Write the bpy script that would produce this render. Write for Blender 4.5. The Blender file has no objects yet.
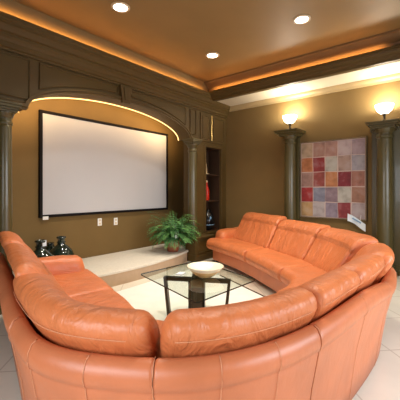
import bpy, bmesh, math, random
from mathutils import Vector, Matrix, noise
random.seed(7)
S = bpy.context.scene
COL = S.collection
PI = math.pi

# ------------------------------------------------------------------ camera, world, light, exposure
cd = bpy.data.cameras.new('camera'); cam = bpy.data.objects.new('camera', cd); COL.objects.link(cam)
cam.location = (0, 0, 1.3); cam.rotation_euler = (PI/2, 0, math.radians(-50.92))
cd.sensor_width = 36; cd.lens = 28.53; cd.shift_y = -0.025; cd.clip_start = 0.02
S.camera = cam
S.view_settings.view_transform = 'Standard'; S.view_settings.look = 'None'
S.view_settings.exposure = 0.0; S.view_settings.gamma = 1; S.view_settings.use_curve_mapping = False
W = bpy.data.worlds.new('world'); S.world = W; W.use_nodes = True
W.node_tree.nodes['Background'].inputs[0].default_value = (0.75, 0.87, 1.0, 1)
W.node_tree.nodes['Background'].inputs[1].default_value = 1.5

def area(name, loc, rot, sx, sy, power, col, spread=180):
    l = bpy.data.lights.new(name, 'AREA'); l.shape = 'RECTANGLE'; l.size = sx; l.size_y = sy
    l.energy = power; l.color = col; l.spread = math.radians(spread)
    o = bpy.data.objects.new(name, l); o.location = loc; o.rotation_euler = rot; COL.objects.link(o); return o
def point(name, loc, power, col, r=0.05):
    l = bpy.data.lights.new(name, 'POINT'); l.energy = power; l.color = col; l.shadow_soft_size = r
    o = bpy.data.objects.new(name, l); o.location = loc; COL.objects.link(o); return o

WARM = (1.0, 0.90, 0.76); COVE = (1.0, 0.52, 0.17)
# daylight entering by the windows of the back wall and the side wall (behind the camera)
area('window_daylight', (2.6, -2.18, 1.55), (PI/2-.42, 0, 0), 2.9, 1.4, 78, (0.90, 0.95, 1.0), 130)
area('side_window_daylight', (-1.36, 0.6, 1.5), (0, -PI/2+.42, 0), 1.3, 2.3, 40, (0.90, 0.95, 1.0), 130)
# cove strips lying on the tray ledge
area('cove_light_front', (2.15, 3.745, 3.15), (PI*.55, 0, 0), 5.3, 0.03, 34, COVE, 110)
area('cove_light_right', (4.90, 2.25, 3.18), (0, -PI*.55, 0), 0.03, 2.9, 20, COVE, 110)

# ------------------------------------------------------------------ materials
def lin(c):
    return tuple(((x/255)/12.92 if x/255 <= .04045 else ((x/255+.055)/1.055)**2.4) for x in c)
def mat(name, rgb, rough=.5, metal=0, var=.06, vscale=3, bump=0, bscale=40, spec=.5, coat=0, emit=None, es=0):
    m = bpy.data.materials.new(name); m.use_nodes = True
    nt = m.node_tree; b = nt.nodes['Principled BSDF']
    c = lin(rgb); b.inputs['Roughness'].default_value = rough; b.inputs['Metallic'].default_value = metal
    b.inputs['Specular IOR Level'].default_value = spec; b.inputs['Coat Weight'].default_value = coat
    tc = nt.nodes.new('ShaderNodeTexCoord')
    n = nt.nodes.new('ShaderNodeTexNoise'); n.inputs['Scale'].default_value = vscale; n.inputs['Detail'].default_value = 4
    nt.links.new(tc.outputs['Object'], n.inputs['Vector'])
    r = nt.nodes.new('ShaderNodeValToRGB'); e = r.color_ramp.elements
    e[0].position = .3; e[1].position = .7
    e[0].color = tuple(x*(1-var) for x in c)+(1,); e[1].color = tuple(min(1, x*(1+var)) for x in c)+(1,)
    nt.links.new(n.outputs['Fac'], r.inputs['Fac']); nt.links.new(r.outputs['Color'], b.inputs['Base Color'])
    if bump:
        n2 = nt.nodes.new('ShaderNodeTexNoise'); n2.inputs['Scale'].default_value = bscale; n2.inputs['Detail'].default_value = 3
        nt.links.new(tc.outputs['Object'], n2.inputs['Vector'])
        bp = nt.nodes.new('ShaderNodeBump'); bp.inputs['Strength'].default_value = bump; bp.inputs['Distance'].default_value = .01
        nt.links.new(n2.outputs['Fac'], bp.inputs['Height']); nt.links.new(bp.outputs['Normal'], b.inputs['Normal'])
    if emit:
        b.inputs['Emission Color'].default_value = lin(emit)+(1,); b.inputs['Emission Strength'].default_value = es
    return m

def leather(name, rgb, pleat=.35):
    m = mat(name, rgb, rough=.42, var=.10, vscale=5, spec=.5)
    nt = m.node_tree; b = nt.nodes['Principled BSDF']
    b.inputs['Coat Weight'].default_value = .06; b.inputs['Coat Roughness'].default_value = .35
    uv = nt.nodes.new('ShaderNodeUVMap'); mp = nt.nodes.new('ShaderNodeMapping'); mp.inputs['Scale'].default_value = (10, 4.0, 1)
    nt.links.new(uv.outputs['UV'], mp.inputs['Vector'])
    n = nt.nodes.new('ShaderNodeTexNoise'); n.inputs['Scale'].default_value = 1; n.inputs['Detail'].default_value = 6; n.inputs['Distortion'].default_value = 1.6
    nt.links.new(mp.outputs['Vector'], n.inputs['Vector'])
    bp = nt.nodes.new('ShaderNodeBump'); bp.inputs['Strength'].default_value = pleat; bp.inputs['Distance'].default_value = .028
    nt.links.new(n.outputs['Fac'], bp.inputs['Height'])
    tc = nt.nodes.new('ShaderNodeTexCoord'); n2 = nt.nodes.new('ShaderNodeTexNoise'); n2.inputs['Scale'].default_value = 160
    nt.links.new(tc.outputs['Object'], n2.inputs['Vector'])
    b2 = nt.nodes.new('ShaderNodeBump'); b2.inputs['Strength'].default_value = .12; b2.inputs['Distance'].default_value = .003
    nt.links.new(n2.outputs['Fac'], b2.inputs['Height']); nt.links.new(bp.outputs['Normal'], b2.inputs['Normal'])
    nt.links.new(b2.outputs['Normal'], b.inputs['Normal'])
    return m

M = {}
M['wall'] = mat('olive_wall_paint', (120, 95, 54), .8, spec=.3, var=.04, bump=.08, bscale=120)
M['wood'] = mat('olive_millwork_paint', (88, 68, 34), .5, var=.08, vscale=2, spec=.3)
M['panel'] = mat('brown_glazed_panel', (84, 65, 29), .5, var=.1, vscale=2, spec=.3)
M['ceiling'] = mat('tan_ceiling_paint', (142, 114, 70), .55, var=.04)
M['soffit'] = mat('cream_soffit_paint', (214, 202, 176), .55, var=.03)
M['column'] = mat('green_olive_column_paint', (82, 72, 40), .34, var=.1, vscale=3, coat=.15)
M['stage'] = mat('pale_stage_carpet', (224, 217, 202), .95, var=.05, vscale=30, bump=.5, bscale=300)
M['stage_face'] = mat('beige_stage_face', (196, 170, 142), .8, var=.05, vscale=12)
M['rug'] = mat('ivory_rug', (248, 246, 238), .95, var=.03, vscale=8, bump=.4, bscale=400)
M['rug_edge'] = mat('rug_edge_shadow', (62, 50, 38), .8)
M['leather'] = leather('orange_leather', (204, 116, 68), 1.0)
M['leather_shell'] = leather('orange_leather_smooth', (194, 112, 72), .10)
M['thread'] = mat('pale_stitching', (214, 150, 112), .6)
M['seam'] = mat('dark_seam', (120, 52, 26), .6)
M['screen'] = mat('white_projection_fabric', (196, 194, 194), .8, var=.01)
M['black'] = mat('black_frame', (18, 12, 10), .7, spec=.2)
M['white'] = mat('white_plastic', (238, 236, 228), .4, var=.01)
M['paper'] = mat('white_paper', (225, 232, 236), .7, var=.02)
M['paperblue'] = mat('blue_printed_band', (130, 160, 190), .7)
M['bronze'] = mat('dark_bronze_metal', (66, 56, 44), .35, metal=.6, var=.15, vscale=20)
M['cream'] = mat('cream_ceramic', (242, 232, 205), .3, var=.03)
M['creamwood'] = mat('honey_ceramic', (222, 186, 128), .3, var=.05)
M['terracotta'] = mat('terracotta', (150, 80, 50), .6, var=.15, vscale=14)
M['soil'] = mat('soil', (50, 36, 24), .95, bump=.8, bscale=60)
M['fern'] = mat('fern_green', (52, 100, 50), .5, var=.4, vscale=14)
M['fernlight'] = mat('fern_light_green', (104, 158, 84), .5, var=.3, vscale=14)
M['vase'] = mat('dark_green_glass', (26, 40, 32), .12, var=.4, vscale=9, coat=.5)
M['red'] = mat('red_glaze', (190, 40, 24), .25)
M['ivory'] = mat('ivory_glaze', (222, 200, 160), .35, var=.2, vscale=10)
M['darkcer'] = mat('black_glaze', (16, 18, 22), .2)
M['bluehi'] = mat('pale_blue_highlight', (120, 160, 190), .25)
M['inside'] = mat('dark_cabinet_interior', (62, 42, 26), .5, var=.1)
M['brass'] = mat('brushed_brass', (190, 160, 100), .3, metal=.9)
M['lens'] = mat('lamp_lens', (255, 250, 240), .4, emit=(255, 240, 220), es=9)
M['trimring'] = mat('white_can_trim', (210, 190, 160), .4)
M['bowl_glass'] = mat('alabaster_glass', (255, 240, 215), .5, emit=(255, 244, 226), es=8)
M['rope'] = mat('rope_light', (255, 210, 140), .4, emit=(255, 200, 125), es=4)
M['jute'] = mat('picture_frame_gilt', (176, 150, 104), .4, metal=.3, var=.15)
M['frame_back'] = mat('picture_frame_dark', (64, 44, 30), .4)
M['blind'] = mat('white_window_frame', (236, 234, 228), .5)
M['bulk'] = mat('dark_cone', (20, 18, 16), .5)

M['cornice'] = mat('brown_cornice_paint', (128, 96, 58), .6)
M['crown'] = mat('light_crown_paint', (170, 146, 104), .5)
def floor_mat():
    m = mat('cream_stone_tile', (232, 227, 212), .16, var=.06, vscale=2.2, spec=.6)
    nt = m.node_tree; b = nt.nodes['Principled BSDF']
    tc = nt.nodes.new('ShaderNodeTexCoord'); mp = nt.nodes.new('ShaderNodeMapping'); mp.inputs['Rotation'].default_value = (0, 0, math.radians(45))
    br = nt.nodes.new('ShaderNodeTexBrick'); br.offset = 0; br.inputs['Scale'].default_value = 1
    br.inputs['Brick Width'].default_value = .6; br.inputs['Row Height'].default_value = .6; br.inputs['Mortar Size'].default_value = .006
    br.inputs['Mortar'].default_value = lin((208, 200, 184))+(1,)
    nt.links.new(tc.outputs['Object'], mp.inputs['Vector']); nt.links.new(mp.outputs['Vector'], br.inputs['Vector'])
    src = b.inputs['Base Color'].links[0].from_socket
    nt.links.new(src, br.inputs['Color1']); nt.links.new(src, br.inputs['Color2'])
    nt.links.new(br.outputs['Color'], b.inputs['Base Color'])
    return m
M['floor'] = floor_mat()

def thin_glass():
    m = bpy.data.materials.new('clear_table_glass'); m.use_nodes = True; nt = m.node_tree; nt.nodes.clear()
    o = nt.nodes.new('ShaderNodeOutputMaterial'); t = nt.nodes.new('ShaderNodeBsdfTransparent'); t.inputs[0].default_value = (.90, .95, .92, 1)
    g = nt.nodes.new('ShaderNodeBsdfGlossy'); g.inputs['Roughness'].default_value = .02
    f = nt.nodes.new('ShaderNodeFresnel'); f.inputs['IOR'].default_value = 1.55
    x = nt.nodes.new('ShaderNodeMixShader'); ge = nt.nodes.new('ShaderNodeNewGeometry'); iv = nt.nodes.new('ShaderNodeMath'); iv.operation = 'SUBTRACT'; iv.inputs[0].default_value = 1
    nt.links.new(ge.outputs['Backfacing'], iv.inputs[1]); mu = nt.nodes.new('ShaderNodeMath'); mu.operation = 'MULTIPLY'
    nt.links.new(f.outputs[0], mu.inputs[0]); nt.links.new(iv.outputs[0], mu.inputs[1]); nt.links.new(mu.outputs[0], x.inputs[0]); nt.links.new(t.outputs[0], x.inputs[1]); nt.links.new(g.outputs[0], x.inputs[2])
    nt.links.new(x.outputs[0], o.inputs[0]); return m
M['glass'] = thin_glass()
M['glass_edge'] = mat('dark_green_glass_edge', (38, 48, 42), .2)

# ------------------------------------------------------------------ mesh helpers
def obj(name, bm, m, parent=None, smooth=False, bevel=0, kind=None):
    me = bpy.data.meshes.new(name)
    bmesh.ops.recalc_face_normals(bm, faces=bm.faces)
    bm.to_mesh(me); bm.free()
    for x in (m if isinstance(m, (list, tuple)) else [m]): me.materials.append(x)
    if smooth:
        for p in me.polygons: p.use_smooth = True
    o = bpy.data.objects.new(name, me); COL.objects.link(o)
    if parent: o.parent = parent
    if bevel:
        b = o.modifiers.new('bevel', 'BEVEL'); b.width = bevel; b.segments = 2; b.limit_method = 'ANGLE'
    if kind: o['kind'] = kind
    return o
def thing(name, label, cat, loc=(0, 0, 0), rz=0, group=None):
    o = bpy.data.objects.new(name, None); COL.objects.link(o); o.location = loc; o.rotation_euler = (0, 0, rz)
    o.empty_display_size = .1
    return tag(o, label, cat, group)
def tag(o, label, cat, group=None):
    o['label'] = label; o['category'] = cat
    if group: o['group'] = group
    return o
def dup(root, loc, label, rz=None):
    r = root.copy(); COL.objects.link(r); r.location = loc; r['label'] = label
    if rz is not None: r.rotation_euler = (0, 0, rz)
    for ch in list(root.children):
        c = ch.copy(); COL.objects.link(c); c.parent = r
        for g in ch.children:
            d = g.copy(); COL.objects.link(d); d.parent = c
    return r
def box(bm, x0, x1, y0, y1, z0, z1, mi=0):
    vs = [bm.verts.new((x, y, z)) for z in (z0, z1) for y in (y0, y1) for x in (x0, x1)]
    for q in ((0, 1, 3, 2), (4, 6, 7, 5), (0, 4, 5, 1), (2, 3, 7, 6), (0, 2, 6, 4), (1, 5, 7, 3)):
        f = bm.faces.new([vs[i] for i in q]); f.material_index = mi
def B(*a):
    bm = bmesh.new(); box(bm, *a); return bm
def prism(bm, pts, axis, a0, a1, mi=0):
    """extrude closed 2D profile; axis 'x': pts=(y,z); 'y': pts=(x,z); 'z': pts=(x,y)"""
    f = {'x': lambda p, a: (a, p[0], p[1]), 'y': lambda p, a: (p[0], a, p[1]), 'z': lambda p, a: (p[0], p[1], a)}[axis]
    A = [bm.verts.new(f(p, a0)) for p in pts]; C = [bm.verts.new(f(p, a1)) for p in pts]
    n = len(pts)
    for i in range(n):
        bm.faces.new((A[i], A[(i+1) % n], C[(i+1) % n], C[i])).material_index = mi
    bm.faces.new(A[::-1]).material_index = mi; bm.faces.new(C).material_index = mi
def lathe(bm, prof, seg=24, c=(0, 0, 0), mi=0):
    rings = []
    for r, z in prof:
        rings.append([bm.verts.new((c[0]+max(r, 1e-4)*math.cos(2*PI*k/seg), c[1]+max(r, 1e-4)*math.sin(2*PI*k/seg), c[2]+z)) for k in range(seg)])
    for a, b in zip(rings, rings[1:]):
        for k in range(seg): bm.faces.new((a[k], a[(k+1) % seg], b[(k+1) % seg], b[k])).material_index = mi
    bm.faces.new(rings[0][::-1]).material_index = mi; bm.faces.new(rings[-1]).material_index = mi
def tube(bm, pts, r, seg=8, closed=False):
    pts = [Vector(p) for p in pts]; rings = []; n = len(pts)
    for i, p in enumerate(pts):
        a = pts[i-1] if (i or closed) else p; b = pts[(i+1) % n] if (i < n-1 or closed) else p
        t = (b-a).normalized(); u = t.cross(Vector((0, 0, 1)))
        if u.length < 1e-3: u = t.cross(Vector((1, 0, 0)))
        u.normalize(); v = t.cross(u).normalized()
        rings.append([bm.verts.new(p+u*r*math.cos(2*PI*k/seg)+v*r*math.sin(2*PI*k/seg)) for k in range(seg)])
    m = n if closed else n-1
    for i in range(m):
        a, b = rings[i], rings[(i+1) % n]
        for k in range(seg): bm.faces.new((a[k], a[(k+1) % seg], b[(k+1) % seg], b[k]))
    if not closed: bm.faces.new(rings[0][::-1]); bm.faces.new(rings[-1])

# ------------------------------------------------------------------ the room
XL, XR, YB, YF, YS, ZC, ZS = -1.5, 5.7, -2.3, 3.9, 4.65, 3.42, 3.08
RX0, RX1 = 1.08, 4.70          # recess
obj('floor', B(XL-.1, XR+.1, YB-.1, YS+.1, -.1, 0), M['floor'], kind='structure')
obj('ceiling', B(XL-.1, XR+.1, YB-.1, YS+.1, ZC, ZC+.1), M['ceiling'], kind='structure')
obj('wall_front', B(XL-.1, XR+.1, YS, YS+.1, 0, ZC), M['wall'], kind='structure')
obj('wall_right', B(XR, XR+.1, YB, YS, 0, ZC), M['wall'], kind='structure')
def wall_with_window(name, axis, a0, a1, w0, w1, h0, h1, p0, p1):
    bm = bmesh.new()
    for u0, u1, z0, z1 in ((a0, w0, 0, ZC), (w1, a1, 0, ZC), (w0, w1, 0, h0), (w0, w1, h1, ZC)):
        if axis == 'x': box(bm, u0, u1, p0, p1, z0, z1)
        else: box(bm, p0, p1, u0, u1, z0, z1)
    obj(name, bm, M['wall'], kind='structure')
wall_with_window('wall_back', 'x', XL-.1, XR+.1, 1.1, 4.1, .8, 2.4, YB-.1, YB)
wall_with_window('wall_left', 'y', YB, YS, -.6, 1.8, .8, 2.3, XL-.1, XL)
bm = bmesh.new()
for x in (1.1, 2.08, 3.06, 4.04): box(bm, x, x+.06, YB-.08, YB-.02, .8, 2.4)
for z in (.8, 1.57, 2.34): box(bm, 1.1, 4.1, YB-.07, YB-.03, z, z+.06)
obj('window_1', bm, M['blind'], kind='structure')
bm = bmesh.new()
for y in (-.6, .58, 1.74): box(bm, XL-.08, XL-.02, y, y+.06, .8, 2.3)
for z in (.8, 2.24): box(bm, XL-.07, XL-.03, -.6, 1.8, z, z+.06)
obj('window_2', bm, M['blind'], kind='structure')
# tray: dropped soffit bulkheads
TX, TY = 5.04, 3.86             # back faces of the cove
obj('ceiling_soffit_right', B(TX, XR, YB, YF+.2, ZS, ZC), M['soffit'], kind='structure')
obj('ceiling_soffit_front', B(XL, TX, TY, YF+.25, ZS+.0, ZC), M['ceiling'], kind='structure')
obj('trim_6', B(TX-.012, TX, YB, TY, 3.10, 3.27), M['ceiling'], kind='structure')
# crown mouldings of the tray (with a lip that hides the strip)
bm = bmesh.new()
prism(bm, [(3.90, 2.85), (3.875, 2.85), (3.875, 2.875), (3.855, 2.885), (3.855, 2.93), (3.84, 2.94), (3.825, 2.965), (3.80, 2.985), (3.80, 3.01),
           (3.775, 3.02), (3.755, 3.05), (3.735, 3.075), (3.715, 3.085), (3.715, 3.115), (3.70, 3.125), (3.70, 3.17), (3.725, 3.17), (3.725, 3.10), (3.90, 3.10)], 'x', XL, 4.90)
obj('trim_1', bm, M['wood'], kind='structure')
bm = bmesh.new()
prism(bm, [(5.0, 3.05), (4.97, 3.05), (4.965, 3.07), (4.935, 3.085), (4.92, 3.11), (4.89, 3.125), (4.87, 3.14), (4.865, 3.16), (4.85, 3.165), (4.85, 3.20), (4.875, 3.20), (4.875, 3.15), (4.93, 3.10), (5.06, 3.10), (5.06, 3.05)], 'y', YB, 3.72)
obj('trim_2', bm, M['wood'], kind='structure')
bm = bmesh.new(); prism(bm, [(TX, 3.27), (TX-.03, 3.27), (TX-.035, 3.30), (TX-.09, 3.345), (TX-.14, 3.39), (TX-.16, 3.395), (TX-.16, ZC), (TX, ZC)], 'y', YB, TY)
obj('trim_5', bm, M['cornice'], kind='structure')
# thin crown where right wall meets soffit
bm = bmesh.new()
prism(bm, [(XR, 2.98), (XR-.02, 2.98), (XR-.025, 3.01), (XR-.05, 3.04), (XR-.06, 3.07), (XR-.06, 3.08), (XR, 3.08)], 'y', YB, YF)
obj('trim_3', bm, M['crown'], kind='structure')
obj('baseboard_right', B(XR-.02, XR, YB, YF, 0, .14), M['wood'], kind='structure', bevel=.004)

# ---- arch wall (header with elliptical arch), one mesh
AX0, AX1, AZ, AR = 1.60, 4.47, 2.25, .385
AC, AH = (AX0+AX1)/2, (AX1-AX0)/2
def arch_z(x, grow=0):
    u = (x-AC)/(AH+grow)
    return AZ+(AR+grow)*math.sqrt(max(0, 1-u*u))
def archwall():
    bm = bmesh.new(); n = 48
    low = [(XL, 0), (RX0, 0), (RX0, AZ), (AX0, AZ)]
    xs = [AC-AH*math.cos(PI*k/n) for k in range(1, n)]
    low += [(x, arch_z(x)) for x in xs] + [(AX1, AZ), (4.60, AZ), (4.60, 0), (4.74, 0)]
    top = 2.9
    def ring(y): return [bm.verts.new((x, y, z)) for x, z in low], [bm.verts.new((x, y, top)) for x, z in low]
    a, at = ring(YF); b, bt = ring(YF+.25)
    for i in range(len(low)-1):
        if low[i][0] == low[i+1][0]:
            bm.faces.new((a[i], a[i+1], b[i+1], b[i])); continue
        bm.faces.new((a[i], a[i+1], at[i+1], at[i])); bm.faces.new((b[i], b[i+1], bt[i+1], bt[i]))
        bm.faces.new((a[i], a[i+1], b[i+1], b[i])); bm.faces.new((at[i], at[i+1], bt[i+1], bt[i]))
    return obj('wall_arch', bm, M['wood'], kind='structure')
wa = archwall()
def band(name, y0, y1, g0, g1, m, parent=None, ends=True):
    """curved moulding following the arch"""
    bm = bmesh.new(); n = 60; prev = None
    for k in range(n+1):
        th = PI*k/n; c, s = math.cos(th), math.sin(th)
        q = [bm.verts.new((AC-(AH+g)*c, y, AZ+(AR+g)*s)) for g, y in ((g0, y0), (g1, y0), (g1, y1), (g0, y1))]
        if prev:
            for j in range(4): bm.faces.new((prev[j], prev[(j+1) % 4], q[(j+1) % 4], q[j]))
        else: bm.faces.new(q)
        prev = q
    bm.faces.new(prev)
    return obj(name, bm, m, parent)
band('arch_moulding', YF-.028, YF, -.002, .045, M['wood'], wa)
band('arch_bead', YF-.045, YF-.028, .03, .05, M['wood'], wa)
def panel_strip(x0, x1, zlow, ztop, name='frieze_panel', margin=.03):
    """recessed-looking glazed panel with raised frame"""
    n = 30; bm = bmesh.new(); prev = None
    for k in range(n+1):
        x = x0+(x1-x0)*k/n
        q = [bm.verts.new((x, YF-.006, max(zlow(x), 0))), bm.verts.new((x, YF-.006, ztop)), bm.verts.new((x, YF, ztop)), bm.verts.new((x, YF, zlow(x)))]
        if prev:
            for j in range(4): bm.faces.new((prev[j], prev[(j+1) % 4], q[(j+1) % 4], q[j]))
        else: bm.faces.new(q)
        prev = q
    bm.faces.new(prev)
    p = obj(name, bm, M['panel'], wa)
    bm = bmesh.new()
    for off, w, d in ((0, .014, .02),):
        lo = [(x0+(x1-x0)*k/n, YF-.012, zlow(x0+(x1-x0)*k/n)) for k in range(n+1)]
        pts = lo+[(x1, YF-.012, ztop), (x0, YF-.012, ztop)]
        tube(bm, pts, .010, 6, closed=True)
    obj('panel_moulding', bm, M['wood'], p)
panel_strip(1.74, 2.86, lambda x: arch_z(x, .10) if abs(x-AC) < AH+.09 else AZ+.09, 2.82)
panel_strip(3.12, 4.36, lambda x: arch_z(x, .10) if abs(x-AC) < AH+.09 else AZ+.09, 2.82)
panel_strip(-.6, 1.62, lambda x: 2.36, 2.82)
panel_strip(4.50, 4.66, lambda x: 2.36, 2.82)
# keystone
bm = bmesh.new(); prism(bm, [(2.92, 2.60), (3.06, 2.60), (3.10, 2.86), (2.88, 2.86)], 'y', YF-.06, YF)
obj('keystone', bm, M['wood'], wa, bevel=.008)
bm = bmesh.new(); prism(bm, [(2.955, 2.64), (3.025, 2.64), (3.045, 2.83), (2.935, 2.83)], 'y', YF-.075, YF-.058)
obj('keystone_face', bm, M['wood'], wa, bevel=.006)
bm = bmesh.new()
prism(bm, [(3.9, 2.225), (3.865, 2.225), (3.865, 2.245), (3.845, 2.26), (3.845, 2.29), (3.87, 2.305), (3.9, 2.31)], 'x', XL, AX0-.02)
prism(bm, [(3.9, 2.225), (3.865, 2.225), (3.865, 2.245), (3.845, 2.26), (3.845, 2.29), (3.87, 2.305), (3.9, 2.31)], 'x', AX1+.02, 4.74)
obj('spring_moulding', bm, M['wood'], wa)
obj('wall_recess_left', B(XL, RX0, YF+.25, YS, 0, ZS), M['wall'], kind='structure')
obj('ceiling_recess', B(RX0, RX1, YF+.25, YS, 2.80, 2.88), M['wall'], kind='structure')
# rope light running along the rear edge of the arch
bm = bmesh.new()
tube(bm, [(AC-(AH-.008)*math.cos(PI*k/60), YF+.258, AZ+(AR-.008)*math.sin(PI*k/60)) for k in range(61)], .006, 8)
tag(obj('rope_light', bm, M['rope'], smooth=True), 'glowing amber rope light following the arch above the projector screen', 'light strip')

for k in range(7):
    th_ = PI*(.10+.80*k/6); x_ = AC-(AH+.05)*math.cos(th_); z_ = AZ+(AR+.07)*math.sin(th_)
    area('rope_light_glow', (x_, YF+.27, z_), (PI*.5, math.atan2((AR)*math.cos(th_), AH*math.sin(th_))*0, 0),   .42, .03, 3.0, (1, .66, .32), 150)

# ------------------------------------------------------------------ stage
bm = bmesh.new(); n = 30
S0, S1 = 1.52, 4.345; SC = (S0+S1)/2; SH = (S1-S0)/2
front = [(S0+(S1-S0)*k/n, 3.80-.25*(1-((S0+(S1-S0)*k/n-SC)/SH)**2)) for k in range(n+1)]
st = thing('stage_platform', 'low pale stage with bowed front edge beneath the projector screen', 'stage')
def slab(pts, z0, z1):
    bm = bmesh.new(); prism(bm, pts, 'z', z0, z1); return bm
back = [(S1, YF+.05), (4.59, YF+.05), (4.59, YF+.27), (RX1-.01, YF+.27), (RX1-.01, YS-.01), (RX0+.01, YS-.01), (RX0+.01, YF+.05), (S0, YF+.05)]
obj('riser', slab([(x, y+.03) for x, y in front]+back, 0, .17), M['stage_face'], st)
obj('carpeted_top', slab(front+back, .17, .21), M['stage'], st, bevel=.01)

# ------------------------------------------------------------------ columns
def column(loc, r, h, label, group, base_z=0, rz=0, pil=False, capw=.44):
    t = thing('column', label, 'column', loc, rz, group)
    H = h-base_z
    bm = bmesh.new(); b = .14
    box(bm, -r*1.45, r*1.45, -r*1.45, r*1.45, 0, .07)
    lathe(bm, [(r*1.4, .07), (r*1.42, .09), (r*1.38, .115), (r*1.15, .125), (r*1.12, .14), (r*1.2, .155), (r*1.1, .17)], 32)
    obj('base', bm, M['column'], t)
    bm = bmesh.new()
    lathe(bm, [(r*1.08, .165), (r*1.03, .2), (r, .3), (r*.99, H*.5), (r*.93, H-.3), (r*.91, H-.26), (r*.95, H-.22)], 40)
    obj('shaft', bm, M['column'], t, smooth=True)
    bm = bmesh.new()
    lathe(bm, [(r*.95, H-.235), (r*1.05, H-.225), (r*1.05, H-.205), (r*.94, H-.195), (r*.94, H-.16), (r*1.1, H-.145), (r*1.28, H-.11), (r*1.3, H-.1)], 40)
    w = capw/2
    for k, (z0, z1, f) in enumerate(((H-.1, H-.075, .72), (H-.075, H-.05, .82), (H-.05, H-.02, .95), (H-.02, H, 1.0))):
        box(bm, -w*f, w*f, -w*f, w*f, z0, z1)
    obj('capital', bm, M['column'], t, bevel=.004)
    if pil:
        bm = bmesh.new(); box(bm, .135, .198, -pil, pil, 0, H-.1); box(bm, .12, .198, -pil-.015, pil+.015, 0, .16)
        box(bm, .125, .198, -pil-.02, pil+.02, H-.1, H)
        obj('pilaster', bm, M['column'], t, bevel=.006)
    return t
g = 'round columns by the walls'
column((1.33, 3.80, 0), .072, 2.235, 'olive round column at the left end of the screen arch', g, capw=.26)
column((4.46, 3.80, .44), .083, 2.235, 'olive round column on low plinth between screen arch and shelf niche', g, base_z=.44, capw=.27)
column((5.5, 2.36, 0), .10, 2.37, 'olive green column left of the patchwork painting', g, pil=.115)
column((5.5, .86, 0), .11, 2.32, 'olive green column right of the patchwork painting', g, pil=.20)

# ------------------------------------------------------------------ bookcase tower
bc = thing('built_in_bookcase', 'tall olive built-in bookcase with dark open shelves in the corner', 'bookcase')
bm = bmesh.new()
NX0, NX1, NZ0, NZ1, NB = 4.98, 5.50, .46, 2.16, 4.22
box(bm, 4.74, NX0, YF, NB+.03, 0, 2.9); box(bm, NX1, XR, YF, NB+.03, 0, 2.9)
box(bm, NX0, NX1, YF, NB+.03, 0, NZ0); box(bm, NX0, NX1, YF, NB+.03, NZ1, 2.9)
obj('carcass', bm, M['wood'], bc)
bm = bmesh.new()
box(bm, NX0, NX1, NB, NB+.02, NZ0, NZ1); box(bm, NX0, NX0+.012, YF+.03, NB, NZ0, NZ1); box(bm, NX1-.012, NX1, YF+.03, NB, NZ0, NZ1)
box(bm, NX0+.012, NX1-.012, YF+.03, NB, NZ1-.012, NZ1); box(bm, NX0+.012, NX1-.012, YF+.03, NB, NZ0, NZ0+.012)
obj('niche_lining', bm, M['inside'], bc)
for z in (1.06, 1.60): obj('shelf', B(NX0+.013, NX1-.013, YF+.035, NB-.001, z, z+.025), M['inside'], bc)
bm = bmesh.new()
for x0, x1, z0, z1 in ((NX0-.05, NX0, NZ0-.05, NZ1+.05), (NX1, NX1+.05, NZ0-.05, NZ1+.05), (NX0, NX1, NZ1, NZ1+.05), (NX0, NX1, NZ0-.05, NZ0)): box(bm, x0, x1, YF-.018, YF, z0, z1)
obj('niche_frame', bm, M['wood'], bc, bevel=.005)
def door(x0, x1, z0, z1, name='door'):
    bm = bmesh.new(); box(bm, x0, x1, YF-.022, YF, z0, z1)
    d = obj(name, bm, M['wood'], bc, bevel=.004)
    bm = bmesh.new(); e = .055
    tube(bm, [(x0+e, YF-.026, z0+e), (x1-e, YF-.026, z0+e), (x1-e, YF-.026, z1-e), (x0+e, YF-.026, z1-e)], .009, 6, closed=True)
    obj('panel_moulding', bm, M['wood'], d)
    return d
d1 = door(4.80, 5.12, 2.26, 2.82); d2 = door(5.16, 5.62, 2.26, 2.82)
bm = bmesh.new(); tube(bm, [(5.135, YF-.035, 2.30), (5.135, YF-.035, 2.80)], .012, 8); obj('pull', bm, M['brass'], d2)
door(5.0, 5.5, .05, .40)
bm = bmesh.new()
for (y, z0, z1) in ((3.64, 0, .12), (3.66, .12, .40), (3.645, .40, .415), (3.63, .415, .44)): box(bm, 4.37 if z0 < .4 else 4.36, 4.94, y, YF, z0, z1)
obj('plinth', bm, M['wood'], bc, bevel=.004)
bm = bmesh.new()
tube(bm, [(4.45, 3.657, .16), (4.86, 3.657, .16), (4.86, 3.657, .36), (4.45, 3.657, .36)], .008, 6, closed=True)
obj('plinth_moulding', bm, M['wood'], bc)

# crown on top of the tower continues from trim_1 over to the right wall
bm = bmesh.new()
prism(bm, [(3.90, 2.85), (3.875, 2.85), (3.875, 2.875), (3.855, 2.885), (3.855, 2.93), (3.84, 2.94), (3.825, 2.965), (3.80, 2.985), (3.80, 3.01), (3.775, 3.02), (3.755, 3.05), (3.745, ZS), (3.9, ZS)], 'x', 4.90, XR)
obj('trim_4', bm, M['wood'], kind='structure')

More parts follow.
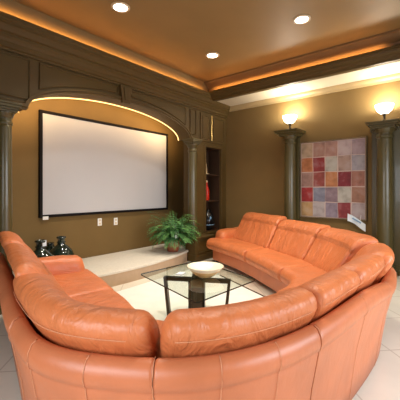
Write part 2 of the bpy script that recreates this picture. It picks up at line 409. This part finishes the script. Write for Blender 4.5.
# shelf ornaments
bm = bmesh.new()
pts = [(0, 0, 0), (-.01, 0, .05)]
rings = []
for k in range(17):
    u = k/16; x = -.075*math.sin(u*PI*.55)+.02; r = .05*(math.sin(PI*min(1, u*.92+.08)))**.7+.004
    rings.append([bm.verts.new((x+r*.8*math.cos(2*PI*j/14), r*.55*math.sin(2*PI*j/14), .012+u*.42)) for j in range(14)])
for a, b in zip(rings, rings[1:]):
    for j in range(14): bm.faces.new((a[j], a[(j+1) % 14], b[(j+1) % 14], b[j]))
bm.faces.new(rings[0][::-1]); bm.faces.new(rings[-1])
box(bm, -.05, .07, -.04, .04, 0, .014)
tag(obj('curved_ornament', bm, M['ivory'], smooth=True), 'slender curved ivory ornament on the top shelf of the niche', 'ornament').location = (5.10, 3.99, 1.626)
t = thing('bottle', 'tall red bottle on the middle shelf of the niche', 'bottle', (5.13, 3.99, 1.086))
bm = bmesh.new(); lathe(bm, [(.045, 0), (.055, .02), (.055, .2), (.045, .25), (.02, .29), (.016, .36), (.02, .37)], 20); obj('body', bm, M['red'], t, smooth=True)
bm = bmesh.new(); lathe(bm, [(.018, .37), (.02, .375), (.02, .40), (.016, .41)], 14); obj('stopper', bm, M['ivory'], t, smooth=True)
t = thing('vase', 'round black glazed vase with painted pale blue highlights on the bottom shelf of the niche', 'vase', (5.24, 4.05, .473))
bm = bmesh.new(); lathe(bm, [(.07, 0), (.11, .03), (.14, .12), (.145, .2), (.12, .3), (.07, .36), (.055, .38), (.07, .42), (.06, .42)], 28); obj('body', bm, M['darkcer'], t, smooth=True)
bm = bmesh.new(); lathe(bm, [(.1375, .10), (.1385, .102), (.1415, .118), (.1405, .12)], 28); obj('highlight_band', bm, M['bluehi'], t, smooth=True)  # bluish reflections on the black body, painted as this band and the spot below
bm = bmesh.new(); bmesh.ops.create_uvsphere(bm, u_segments=12, v_segments=8, radius=.035)
for v in bm.verts: v.co = Vector((v.co.x*.9, v.co.y*.35, v.co.z*1.1))+Vector((-.06, -.125, .25))
obj('highlight_spot', bm, M['bluehi'], t, smooth=True)

# ------------------------------------------------------------------ screen, outlets
sc = thing('projection_screen', 'large white projection screen in black frame on the recess wall', 'screen', (3.345, YS, 0))
w, z0, z1 = 1.285, .90, 2.445
obj('screen_fabric', B(-w+.03, w-.03, -.035, -.012, z0+.03, z1-.03), M['screen'], sc)
bm = bmesh.new(); fw = .042
box(bm, -w, w, -.05, -.002, z0, z0+fw); box(bm, -w, w, -.05, -.002, z1-fw, z1)
box(bm, -w, -w+fw, -.05, -.002, z0+fw, z1-fw); box(bm, w-fw, w, -.05, -.002, z0+fw, z1-fw)
obj('frame', bm, M['black'], sc, bevel=.003)
obj('label_sticker', B(-w+.04, -w+.12, -.053, -.05, z0-.028, z0+.02), M['white'], sc)
ol = thing('wall_outlet', 'left of two white outlet plates below the projector screen', 'outlet', (3.06, YS, .765), 0, 'outlet plates below the screen')
obj('cover_plate', B(-.038, .038, -.008, 0, -.062, .062), M['white'], ol, bevel=.003)
for z in (-.028, .028): obj('socket', B(-.017, .017, -.011, -.007, z-.016, z+.016), M['trimring'], ol, bevel=.002)
dup(ol, (3.38, YS, .75), 'right of two white outlet plates below the projector screen')

# ------------------------------------------------------------------ recessed ceiling lights
rl = None
spots = [(2.27, 3.03, 'recessed ceiling light nearest the screen arch on the left'), (3.99, 2.99, 'recessed ceiling light nearest the shelf niche corner'),
         (3.85, 1.50, 'recessed ceiling light over the far sofa side at upper right'),
         (2.2, 1.5, 'recessed ceiling light in the tray the near side of the sofa')]
for i, (x, y, lab) in enumerate(spots):
    if rl is None:
        rl = thing('recessed_light', lab, 'ceiling light', (x, y, ZC), 0, 'recessed ceiling lights')
        bm = bmesh.new(); lathe(bm, [(.078, -.001), (.078, -.008), (.088, -.014), (.108, -.008), (.11, -.001)], 28); obj('trim_ring', bm, M['trimring'], rl, smooth=True)
        bm = bmesh.new(); lathe(bm, [(.08, -.002), (.08, -.009), (.05, -.012), (.0, -.013)], 28); obj('lens', bm, M['lens'], rl, smooth=True)
    else: dup(rl, (x, y, ZC), lab)
for x, y in ((2.27, 3.03), (3.99, 2.99), (3.85, 1.5), (2.2, 1.5)):
    l = bpy.data.lights.new('can_light', 'SPOT'); l.energy = 172; l.color = WARM; l.spot_size = math.radians(112); l.spot_blend = .8; l.shadow_soft_size = .07
    o = bpy.data.objects.new('can_light', l); o.location = (x, y, ZC-.03); COL.objects.link(o)

# ------------------------------------------------------------------ sconces on the right wall columns
sc1 = thing('bowl_lamp', 'glowing glass bowl lamp on the column left of the painting', 'lamp', (5.49, 2.36, 2.37), 0, 'bowl lamps on the columns')
bm = bmesh.new(); lathe(bm, [(.05, 0), (.05, .012), (.018, .02), (.014, .06), (.014, .10), (.03, .12), (.03, .135)], 20); obj('stem', bm, M['bronze'], sc1, smooth=True)
bm = bmesh.new(); lathe(bm, [(.02, .13), (.06, .145), (.10, .185), (.122, .24), (.127, .27), (.119, .27), (.114, .24), (.092, .19), (.055, .153), (.0, .14)], 28); obj('glass_bowl', bm, M['bowl_glass'], sc1, smooth=True)
dup(sc1, (5.49, .86, 2.32), 'glowing glass bowl lamp on the column right of the painting')
for y, z in ((2.36, 2.68), (.86, 2.63)): point('bowl_lamp_light', (5.49, y, z), 25, (1, .95, .84), .05)

# ------------------------------------------------------------------ painting
pt_ = thing('painting', 'square patchwork painting of red, orange and pale squares between two columns', 'painting', (XR-.0, 1.685, 0))
PW, PZ0, PZ1 = 1.11, .80, 2.17
rows = [[(222, 190, 155), (200, 150, 130), (205, 155, 138), (222, 195, 192), (198, 172, 178)],
        [(222, 138, 85), (170, 55, 55), (212, 203, 188), (198, 162, 145), (190, 182, 190)],
        [(190, 145, 130), (175, 82, 72), (222, 145, 92), (150, 45, 55), (190, 128, 108)],
        [(188, 52, 52), (150, 148, 166), (168, 140, 148), (218, 210, 195), (192, 138, 112)],
        [(220, 172, 115), (214, 198, 194), (172, 152, 166), (165, 62, 65), (208, 186, 184)]]
obj('canvas', B(-.035, -.006, -PW/2+.02, PW/2-.02, PZ0+.02, PZ1-.02), mat('grey_mauve_ground', (196, 172, 160), .7), pt_)
bm = bmesh.new()
for a in ((-PW/2, -PW/2+.022, PZ0, PZ1), (PW/2-.022, PW/2, PZ0, PZ1), (-PW/2+.022, PW/2-.022, PZ0, PZ0+.022), (-PW/2+.022, PW/2-.022, PZ1-.022, PZ1)):
    box(bm, -.05, -.004, *a)
obj('frame', bm, M['frame_back'], pt_, bevel=.003)
bm = bmesh.new(); tube(bm, [(-.05, -PW/2+.012, PZ0+.012), (-.05, PW/2-.012, PZ0+.012), (-.05, PW/2-.012, PZ1-.012), (-.05, -PW/2+.012, PZ1-.012)], .006, 6, closed=True)
obj('gilt_fillet', bm, M['jute'], pt_)
cw = (PW-.05)/5; chh = (PZ1-PZ0-.05)/5
def paint_mat(c):
    c = tuple(min(255, v*.80) for v in c); m = mat('painted_square', c, .65, var=.3, vscale=9)
    r = [n for n in m.node_tree.nodes if n.type == 'VALTORGB'][0]; l = lin(c)
    e = r.color_ramp.elements.new(.5); e.color = l+(1,)
    r.color_ramp.elements[2].color = tuple(min(1, x*.85+.09) for x in l)+(1,)
    return m
for i in range(5):
    for j in range(5):
        yl = PW/2-.025-cw*j; zt = PZ1-.025-chh*i; m_ = .006
        bm = bmesh.new(); jit = lambda: random.uniform(-.005, .005)
        prism(bm, [(yl-m_+jit(), zt-m_+jit()), (yl-cw+m_+jit(), zt-m_+jit()), (yl-cw+m_+jit(), zt-chh+m_+jit()), (yl-m_+jit(), zt-chh+m_+jit())], 'x', -.0385, -.034)
        obj('painted_square', bm, paint_mat(rows[i][j]), pt_)
# tag hanging at the lower right corner
tg = thing('paper_tag', 'crumpled white paper tag hanging at the lower right corner of the painting', 'tag', (XR-.062, 1.245, .80))
bm = bmesh.new(); prev = None
for k in range(9):
    u = k/8
    q = [bm.verts.new((-.006-.012*math.sin(u*7+w_*2), .17-.27*u+.0*w_, (.11-.15*u)-(w_*.12)+.012*math.sin(u*5))) for w_ in (0, 1)]
    if prev: bm.faces.new((prev[0], prev[1], q[1], q[0]))
    prev = q
o = obj('tag_paper', bm, M['paper'], tg); so = o.modifiers.new('s', 'SOLIDIFY'); so.thickness = .002
bm = bmesh.new(); tube(bm, [(-.002, -.02, .0), (.0, -.03, .09)], .003, 6); obj('string', bm, M['white'], tg)
bm = bmesh.new(); prism(bm, [(.10, .03), (-.03, -.045), (-.04, -.025), (.09, .05)], 'x', -.0235, -.022); obj('printed_band', bm, M['paperblue'], tg)

# ------------------------------------------------------------------ fern
fp = thing('potted_fern', 'bushy green fern in terracotta pot at the right end of the stage', 'plant', (4.075, 3.93, .211))
bm = bmesh.new(); lathe(bm, [(.09, 0), (.10, .01), (.125, .19), (.14, .195), (.142, .235), (.128, .235), (.12, .2), (.0, .2)], 28); obj('pot', bm, M['terracotta'], fp, smooth=False, bevel=.003)
bm = bmesh.new(); lathe(bm, [(.118, .201), (.11, .215), (0, .22)], 20); obj('soil', bm, M['soil'], fp)
bm = bmesh.new(); rnd = random.Random(3)
for f in range(190):
    a = rnd.uniform(0, 2*PI); up = rnd.uniform(.3, 1.5); L = .30+.34*(up/1.5)*rnd.uniform(.6, 1.15)+.03; mi = 1 if rnd.random() < .3 else 0
    p = Vector((.05*math.cos(a), .05*math.sin(a), .22)); el = up; n = 16
    rad = Vector((math.cos(a), math.sin(a), 0)); side = Vector((-math.sin(a), math.cos(a), 0))
    for k in range(n):
        dirv = rad*math.cos(el)+Vector((0, 0, 1))*math.sin(el)
        q = p+dirv*(L/n)
        nrm = side.cross(dirv)
        w_ = .062*math.sin(PI*min(1, (k+1.5)/(n+1.5)))**.8*rnd.uniform(.7, 1.15)
        for s in (-1, 1):
            tip = p+side*s*w_+dirv*.02-nrm*.0+Vector((0, 0, -.010*rnd.random()))
            v = [bm.verts.new(p), bm.verts.new(p+dirv*.011+side*s*w_*.5+nrm*.003), bm.verts.new(tip), bm.verts.new(p-dirv*.008+side*s*w_*.5)]
            bm.faces.new(v).material_index = mi
        p = q; el -= rnd.uniform(.05, .19)*(.9 if up > .9 else .8)
for v in bm.verts:
    if v.co.y > .27: v.co.y = .27
    if v.co.x > .27: v.co.x = .27
    v.co.z = max(.24+(v.co.z-.24)*1.3 if v.co.z > .24 else v.co.z, .01)
    if v.co.x > .23 and v.co.z < .26: v.co.x = .23
    q_ = Vector((v.co.x-.36, v.co.y+.12)); r_ = .175 if v.co.z < .42 else .10
    if q_.length < r_: q_ = q_.normalized()*r_; v.co.x, v.co.y = .36+q_.x, -.12+q_.y
obj('foliage', bm, [M['fern'], M['fernlight']], fp)
obj('plant_tag', B(-.15, -.10, -.20, -.197, .26, .32), M['paper'], fp)

# ------------------------------------------------------------------ jugs on the stage at left
def jug(loc, s, lab, tagged=False):
    t = thing('glass_jug', lab, 'jug', loc, 0, 'dark glass jugs on the stage')
    bm = bmesh.new()
    lathe(bm, [(r*s, z*s) for r, z in [(.10, 0), (.14, .01), (.165, .06), (.172, .14), (.165, .21), (.135, .28), (.085, .33), (.052, .355), (.046, .37), (.044, .43), (.06, .44), (.062, .455), (.05, .462), (.044, .462), (.036, .44), (.036, .38)]], 32)
    obj('body', bm, M['vase'], t, smooth=True)
    bm = bmesh.new(); lathe(bm, [(r*s, z*s) for r, z in [(.048, .375), (.056, .38), (.056, .392), (.048, .397)]], 24); obj('neck_ring', bm, M['vase'], t, smooth=True)
    if tagged:
        obj('paper_label', B(-.0+.0, .045, -.055, -.052, .395*s, .46*s), M['paper'], t)
    return t
jug((1.745, 3.88, .211), 1.06, 'large dark green glass jug with white neck label behind sofa arm', True)
jug((2.145, 4.16, .211), 1.0, 'smaller dark glass jug standing nearer the screen without label')
bm = bmesh.new(); lathe(bm, [(.07, 0), (.075, .01), (.075, .27), (.05, .31), (.045, .33), (.055, .345), (.05, .35), (.04, .345)], 24)
o = tag(obj('glass_jar', bm, M['vase'], smooth=True), 'small dark glass jar squeezed between the two round jugs', 'jar'); o.location = (2.136, 4.45, .211)

# ------------------------------------------------------------------ rug
bm = slab([(1.55, 1.35), (3.25, 1.35), (3.90, 2.78), (3.95, 3.38), (1.95, 3.34), (1.6, 2.0)], 0, .012)
rg = tag(obj('area_rug', bm, M['rug'], bevel=.004), 'ivory area rug lying under the glass coffee table', 'rug')
bm = bmesh.new(); d = Vector((3.90-3.25, 2.78-1.35, 0)).normalized()
prism(bm, [(3.24, 1.35), (3.275, 1.35), (3.925, 2.78), (3.89, 2.78)], 'z', .001, .0125); obj('edge_shadow', bm, M['rug_edge'], rg)  # shadow along the rug's right border, put in as a dark strip

# ------------------------------------------------------------------ coffee table
GA, GB, GC, GD = Vector((1.905, 1.58)), Vector((2.18, 2.58)), Vector((3.06, 2.52)), Vector((2.76, 1.53))
ctr = (GA+GB+GC+GD)/4
ct = thing('coffee_table', 'glass topped coffee table with dark metal loop legs on the ivory rug', 'coffee table', (ctr.x, ctr.y, .013))
TH = .41
bm = bmesh.new()
P = [p-ctr for p in (GA, GB, GC, GD)]
# rounded corners
pts = []
for i in range(4):
    a, b, c = P[i-1], P[i], P[(i+1) % 4]; r = .03
    p0 = b+(a-b).normalized()*r; p1 = b+(c-b).normalized()*r
    for k in range(5):
        u = k/4; pts.append((1-u)**2*p0+2*u*(1-u)*b+u*u*p1)
pts = [(p.x, p.y) for p in pts]
prism(bm, pts, 'z', TH-.012, TH)
bm.normal_update()
for f in bm.faces: f.material_index = 0 if abs(f.normal.z) > .5 else 1
obj('glass_top', bm, [M['glass'], M['glass_edge']], ct)
for k, (q, s) in enumerate(((GB, .62), (GD, .62), (GA, .5), (GC, .5))):
    d = (q-ctr).normalized(); n2 = Vector((-d.y, d.x)); bm = bmesh.new()
    Ro, Ri = .345, .055; w_ = .028 if k < 2 else .05; th = .028
    o2 = [(Ri, 0), (Ro-.04, 0), (Ro, TH-.013), (Ri, TH-.013)]; i2 = [(Ri+th, th), (Ro-.04-th, th), (Ro-th-.002, TH-.013-th*1.3), (Ri+th, TH-.013-th*1.3)]
    def V(p, s_): return bm.verts.new((d.x*p[0]+n2.x*w_*s_, d.y*p[0]+n2.y*w_*s_, p[1]))
    A = [[V(p, s_) for p in o2] for s_ in (-1, 1)]; Bq = [[V(p, s_) for p in i2] for s_ in (-1, 1)]
    for j in range(4):
        jj = (j+1) % 4
        bm.faces.new((A[0][j], A[0][jj], A[1][jj], A[1][j])); bm.faces.new((Bq[0][j], Bq[0][jj], Bq[1][jj], Bq[1][j]))
        bm.faces.new((A[0][j], A[0][jj], Bq[0][jj], Bq[0][j])); bm.faces.new((A[1][j], A[1][jj], Bq[1][jj], Bq[1][j]))
    obj('leg', bm, M['bronze'], ct)
# bowl and paper on the glass
bw = thing('bowl', 'wide cream bowl on the glass coffee table', 'bowl', (2.535, 1.99, .423))
bm = bmesh.new(); lathe(bm, [(.06, 0), (.07, .004), (.10, .025), (.15, .065), (.185, .10), (.187, .108), (.178, .108), (.145, .075), (.095, .04), (.05, .028), (0, .026)], 40)
bm.normal_update()
obj('body', bm, M['cream'], bw, smooth=True)
bm = bmesh.new(); lathe(bm, [(.058, .0), (.072, .0), (.104, .022), (.153, .062), (.156, .066), (.15, .0651), (.10, .025), (.06, .01)], 40); obj('glazed_underside', bm, M['creamwood'], bw, smooth=True)
nt_ = tag(obj('paper_card', B(-.05, .05, -.035, .035, 0, .012), M['paper'], bevel=.003), 'small white card lying on the glass table beside the bowl', 'card')
nt_.location = (2.44, 2.24, .4235); nt_.rotation_euler = (0, 0, .3)

# ------------------------------------------------------------------ the sectional sofa
SO = [(1.12, 3.50), (.96, 2.95), (.76, 2.25), (.585, 1.61), (.55, 1.19), (.735, .815), (.98, .60), (1.35, .47), (1.9, .40), (2.45, .36), (2.85, .37), (3.3, .45), (3.75, .68), (4.15, 1.05), (4.52, 1.6), (4.95, 2.35), (5.42, 3.15)]
SI = [(2.0, 3.26), (1.85, 2.72), (1.66, 2.15), (1.53, 1.80), (1.52, 1.62), (1.58, 1.48), (1.68, 1.40), (1.85, 1.34), (2.15, 1.28), (2.55, 1.24), (2.85, 1.25), (3.05, 1.30), (3.2, 1.4), (3.38, 1.62), (3.65, 1.98), (4.03, 2.55), (4.42, 3.4)]
def cr(P, t):
    n = len(P)-1
    if t < 0: return Vector(P[0])+(Vector(P[1])-Vector(P[0]))*t
    if t > n: return Vector(P[n])+(Vector(P[n])-Vector(P[n-1]))*(t-n)
    i = min(int(t), n-1); u = t-i
    g_ = lambda k: Vector(P[k]) if 0 <= k <= n else (2*Vector(P[0])-Vector(P[1]) if k < 0 else 2*Vector(P[n])-Vector(P[n-1]))
    a, b, c, d = g_(i-1), g_(i), g_(i+1), g_(i+2)
    return .5*(2*b+(c-a)*u+(2*a-5*b+4*c-d)*u*u+(-a+3*b-3*c+d)*u**3)
def sp(t, d, h):
    o = cr(SO, t); i = cr(SI, t); L = (i-o).length; u = (i-o)/L
    if d > .35: d = .35+(d-.35)/.52*(L-.35)
    p = o+u*d
    return Vector((p.x, p.y, h))
def sweep(name, t0, t1, prof, m, parent, step=.03, er=.07, hf=None, amp=0, bulge=0, seed=0, ends=.35, sub=0, pleat=0, pw=2.4):
    """prof closed list of (d,h); rounded ends; noise puckers"""
    # arc length table measured mid-way
    ts = [t0+(t1-t0)*k/200 for k in range(201)]; cum = [0]
    for a, b in zip(ts, ts[1:]): cum.append(cum[-1]+(sp(b, .18, 0)-sp(a, .18, 0)).length)
    Ltot = cum[-1]
    def t_at(s):
        import bisect
        k = min(max(bisect.bisect_left(cum, s), 1), 200); a, b = cum[k-1], cum[k]
        return ts[k-1]+(ts[k]-ts[k-1])*((s-a)/(b-a) if b > a else 0)
    n = max(4, int(Ltot/step)); ss = []
    for k in range(7): ss.append(er*(1-math.cos(k/6*PI/2)))
    mid = [er+(Ltot-2*er)*k/n for k in range(1, n)]
    ss = ss+mid+[Ltot-x for x in ss[::-1]]
    cd_ = sum(p[0] for p in prof)/len(prof); ch = sum(p[1] for p in prof)/len(prof)
    bm = bmesh.new(); uvl = bm.loops.layers.uv.new('UVMap')
    rings = []; uvs = {}
    per = [0]
    for a, b in zip(prof, prof[1:]): per.append(per[-1]+math.dist(a, b))
    for s in ss:
        e = min(s, Ltot-s)
        f = 1 if e >= er else ends+(1-ends)*math.sqrt(max(0, 1-(1-e/er)**pw))
        ring = []
        u = s/Ltot; bl = 1+bulge*math.sin(PI*u)**.6
        for j, (d, h) in enumerate(prof):
            dd = cd_+(d-cd_)*f*bl; hh = ch+(h-ch)*f*(1+(bl-1)*.5)
            if hf: hh = hf(t_at(s), hh)
            p = sp(t_at(s), dd, hh)
            if amp:
                nz = noise.noise(Vector((s*3.2+seed*7, per[j]*3.5, seed)))
                nz2 = noise.noise(Vector((s*24+seed*3, per[j]*3.0, seed+5)))
                q = sp(t_at(s), dd+.01, hh); nd = (q-p)/.01
                sgn = 1 if d > cd_ else -1
                edge = .35+.65*math.exp(-e/.14)
                p = p+nd*sgn*(amp*nz+pleat*nz2*edge)+Vector((0, 0, (1 if h > ch else -1)*(amp*.7*nz+pleat*.6*nz2*edge)))
            v = bm.verts.new(p); ring.append(v); uvs[v] = (s, per[j])
        rings.append(ring)
    m_ = len(prof)
    for a, b in zip(rings, rings[1:]):
        for j in range(m_):
            k = (j+1) % m_
            f = bm.faces.new((a[j], a[k], b[k], b[j]))
            for lp in f.loops: lp[uvl].uv = uvs[lp.vert]
    for r_ in (rings[0][::-1], rings[-1]):
        f = bm.faces.new(r_)
        for lp in f.loops: lp[uvl].uv = uvs[lp.vert]
    o = obj(name, bm, m, parent, smooth=True)
    return o
def rrect(d0, d1, h0, h1, r, n=5, tilt=0, lim=None):
    pts = []
    for cx, cy, a0 in ((d1-r, h1-r, 0), (d0+r, h1-r, 90), (d0+r, h0+r, 180), (d1-r, h0+r, 270)):
        for k in range(n+1):
            a = math.radians(a0+90*k/n); pts.append((cx+r*math.cos(a), cy+r*math.sin(a)))
    out = []
    # resample long edges
    for a, b in zip(pts, pts[1:]+pts[:1]):
        L = math.dist(a, b); m_ = max(1, int(L/.045))
        for k in range(m_): out.append((a[0]+(b[0]-a[0])*k/m_, a[1]+(b[1]-a[1])*k/m_))
    return [(x-tilt*(y-h0), y) for x, y in out]

def drop(t, h):
    # the back of the shell runs a little lower around the far corner
    w = max(0, min(1, (t-8.2)/1.6))*max(0, min(1, (13.6-t)/1.2))
    w = w*w*(3-2*w)
    return h*(1-.10*w)
sf = thing('sectional_sofa', 'large curved orange leather sectional sofa wrapping around the coffee table', 'sofa')
shell = [(.105, .045), (.085, .2), (.055, .4), (.022, .54), (.012, .585), (.013, .595), (.002, .605), (-.006, .63), (-.003, .665), (.016, .692), (.045, .70), (.07, .69), (.085, .67), (.10, .64), (.16, .5), (.21, .34), (.22, .2), (.22, .045)]
cuts = [0.02, 3.02, 5.02, 7.1, 10.6, 13.4, 15.98]
for k, (a, b) in enumerate(zip(cuts, cuts[1:])):
    o = sweep('back_panel', a+.004, b-.004, shell, M['leather_shell'], sf, step=.04, er=.012, ends=.93, hf=drop)
for t in (3.02, 3.72, 4.42, 5.02, 5.76, 6.48, 7.1, 8.1, 9.2, 10.6):
    pr = [sp(t, d-.0035, drop(t, h)) for d, h in shell[:11]]+[sp(t, .03, drop(t, .6985)), sp(t, .06, drop(t, .698))]
    bm = bmesh.new(); tube(bm, pr, .0013, 6)
    s_ = obj('stitching', bm, M['thread'], sf, smooth=True)
sweep('base', .0, 16.0, rrect(.14, .80, .06, .26, .03), M['leather_shell'], sf, step=.06, er=.02, ends=.9)
# seat cushions
seats = [(.05, 1.55), (1.57, 3.3), (3.32, 6.7), (6.72, 8.9), (8.92, 12.75), (12.77, 14.72), (14.74, 16.12)]
for k, (a, b) in enumerate(seats):
    sweep('seat_cushion', a, b, rrect(.22, .875, .24, .435, .085), M['leather'], sf, step=.035, er=.06, amp=.006, pleat=.003, seed=k+1, bulge=.0, ends=.75)
# back cushions
backs = [(-.15, 1.22), (1.22, 2.62), (2.36, 4.98), (5.03, 7.30), (7.22, 8.36), (8.34, 9.88), (9.95, 11.45), (11.47, 13.34), (13.36, 14.62), (14.65, 15.90)]
tops = [.90, .885, .83, .83, .82, .81, .80, .825, .845, .88]
for k, ((a, b), h) in enumerate(zip(backs, tops)):
    far = k >= 7; dof = .045 if k < 2 else (-.06 if k == 6 else 0); thk = -.07 if k < 2 else 0
    pr = rrect(.285+dof, .53+dof+thk, .38, h, .112 if (k > 1 and not far) else .085, tilt=.62)
    c = sweep('back_cushion', a, b, pr, M['leather'], sf, step=.028, er=.055 if far else .085, amp=.015, pleat=.009, seed=k+20, bulge=.02, ends=.72 if far else .45)
    # horizontal stitched seam along the back face
    zz = .755
    bm = bmesh.new()
    dd = .285+dof-.62*(zz-.38)
    if k == 6: bm.free(); continue
    e_ = .09
    n = 40; pts = [sp(a+(b-a)*(e_+(1-2*e_)*q/n), dd-.0065, zz) for q in range(n+1)]
    tube(bm, pts, .0013, 6); obj('seam', bm, M['thread'], c, smooth=True)
# arms
def arm(t0, t1, d0, d1, h):
    bm = bmesh.new(); uvl = bm.loops.layers.uv.new('UVMap')
    n = 22; rings = []
    tm = (t0+t1)/2
    for k in range(n+1):
        u = k/n; e = min(u, 1-u)*(d1-d0); er = .1
        f = 1 if e >= er else .55+.45*math.sqrt(max(0, 1-(1-e/er)**2.2))
        d = d0+(d1-d0)*u; top = h*(1-.05*u); ring = []
        for j in range(28):
            a = 2*PI*j/28; cx, sy = math.cos(a), math.sin(a)
            se = lambda v: math.copysign(abs(v)**.6, v)
            tt = tm+(t1-t0)/2*f*se(cx)*(1+.08*(sy > 0)*sy); hh = .33+(top-.33)*se(sy)*f if sy > 0 else .33+(.33-.08)*se(sy)
            nz = .02*noise.noise(Vector((u*5, a*2, t0)))
            ring.append(bm.verts.new(sp(tt, d, hh+nz*.6)))
        rings.append(ring)
    for a_, b_ in zip(rings, rings[1:]):
        for j in range(28):
            f_ = bm.faces.new((a_[j], a_[(j+1) % 28], b_[(j+1) % 28], b_[j]))
    bm.faces.new(rings[0][::-1]); bm.faces.new(rings[-1])
    for f_ in bm.faces:
        for lp in f_.loops: lp[uvl].uv = (lp.vert.co.y*.6, lp.vert.co.z)
    return obj('arm', bm, M['leather'], sf, smooth=True)
arm(-.12, .36, .20, .80, .615)
arm(15.86, 16.2, .05, .70, .60)
for t, d in ((.1, .75), (.1, .2), (3.2, .2), (6.5, .75), (9.9, .2), (10.5, .75), (13.2, .2), (13.4, .75), (15.9, .2), (15.9, .75), (5, .2)):
    p = sp(t, d, 0); bm = bmesh.new(); lathe(bm, [(.022, 0), (.03, .05), (.03, .065)], 14, (p.x, p.y, 0)); obj('foot', bm, M['black'], sf)
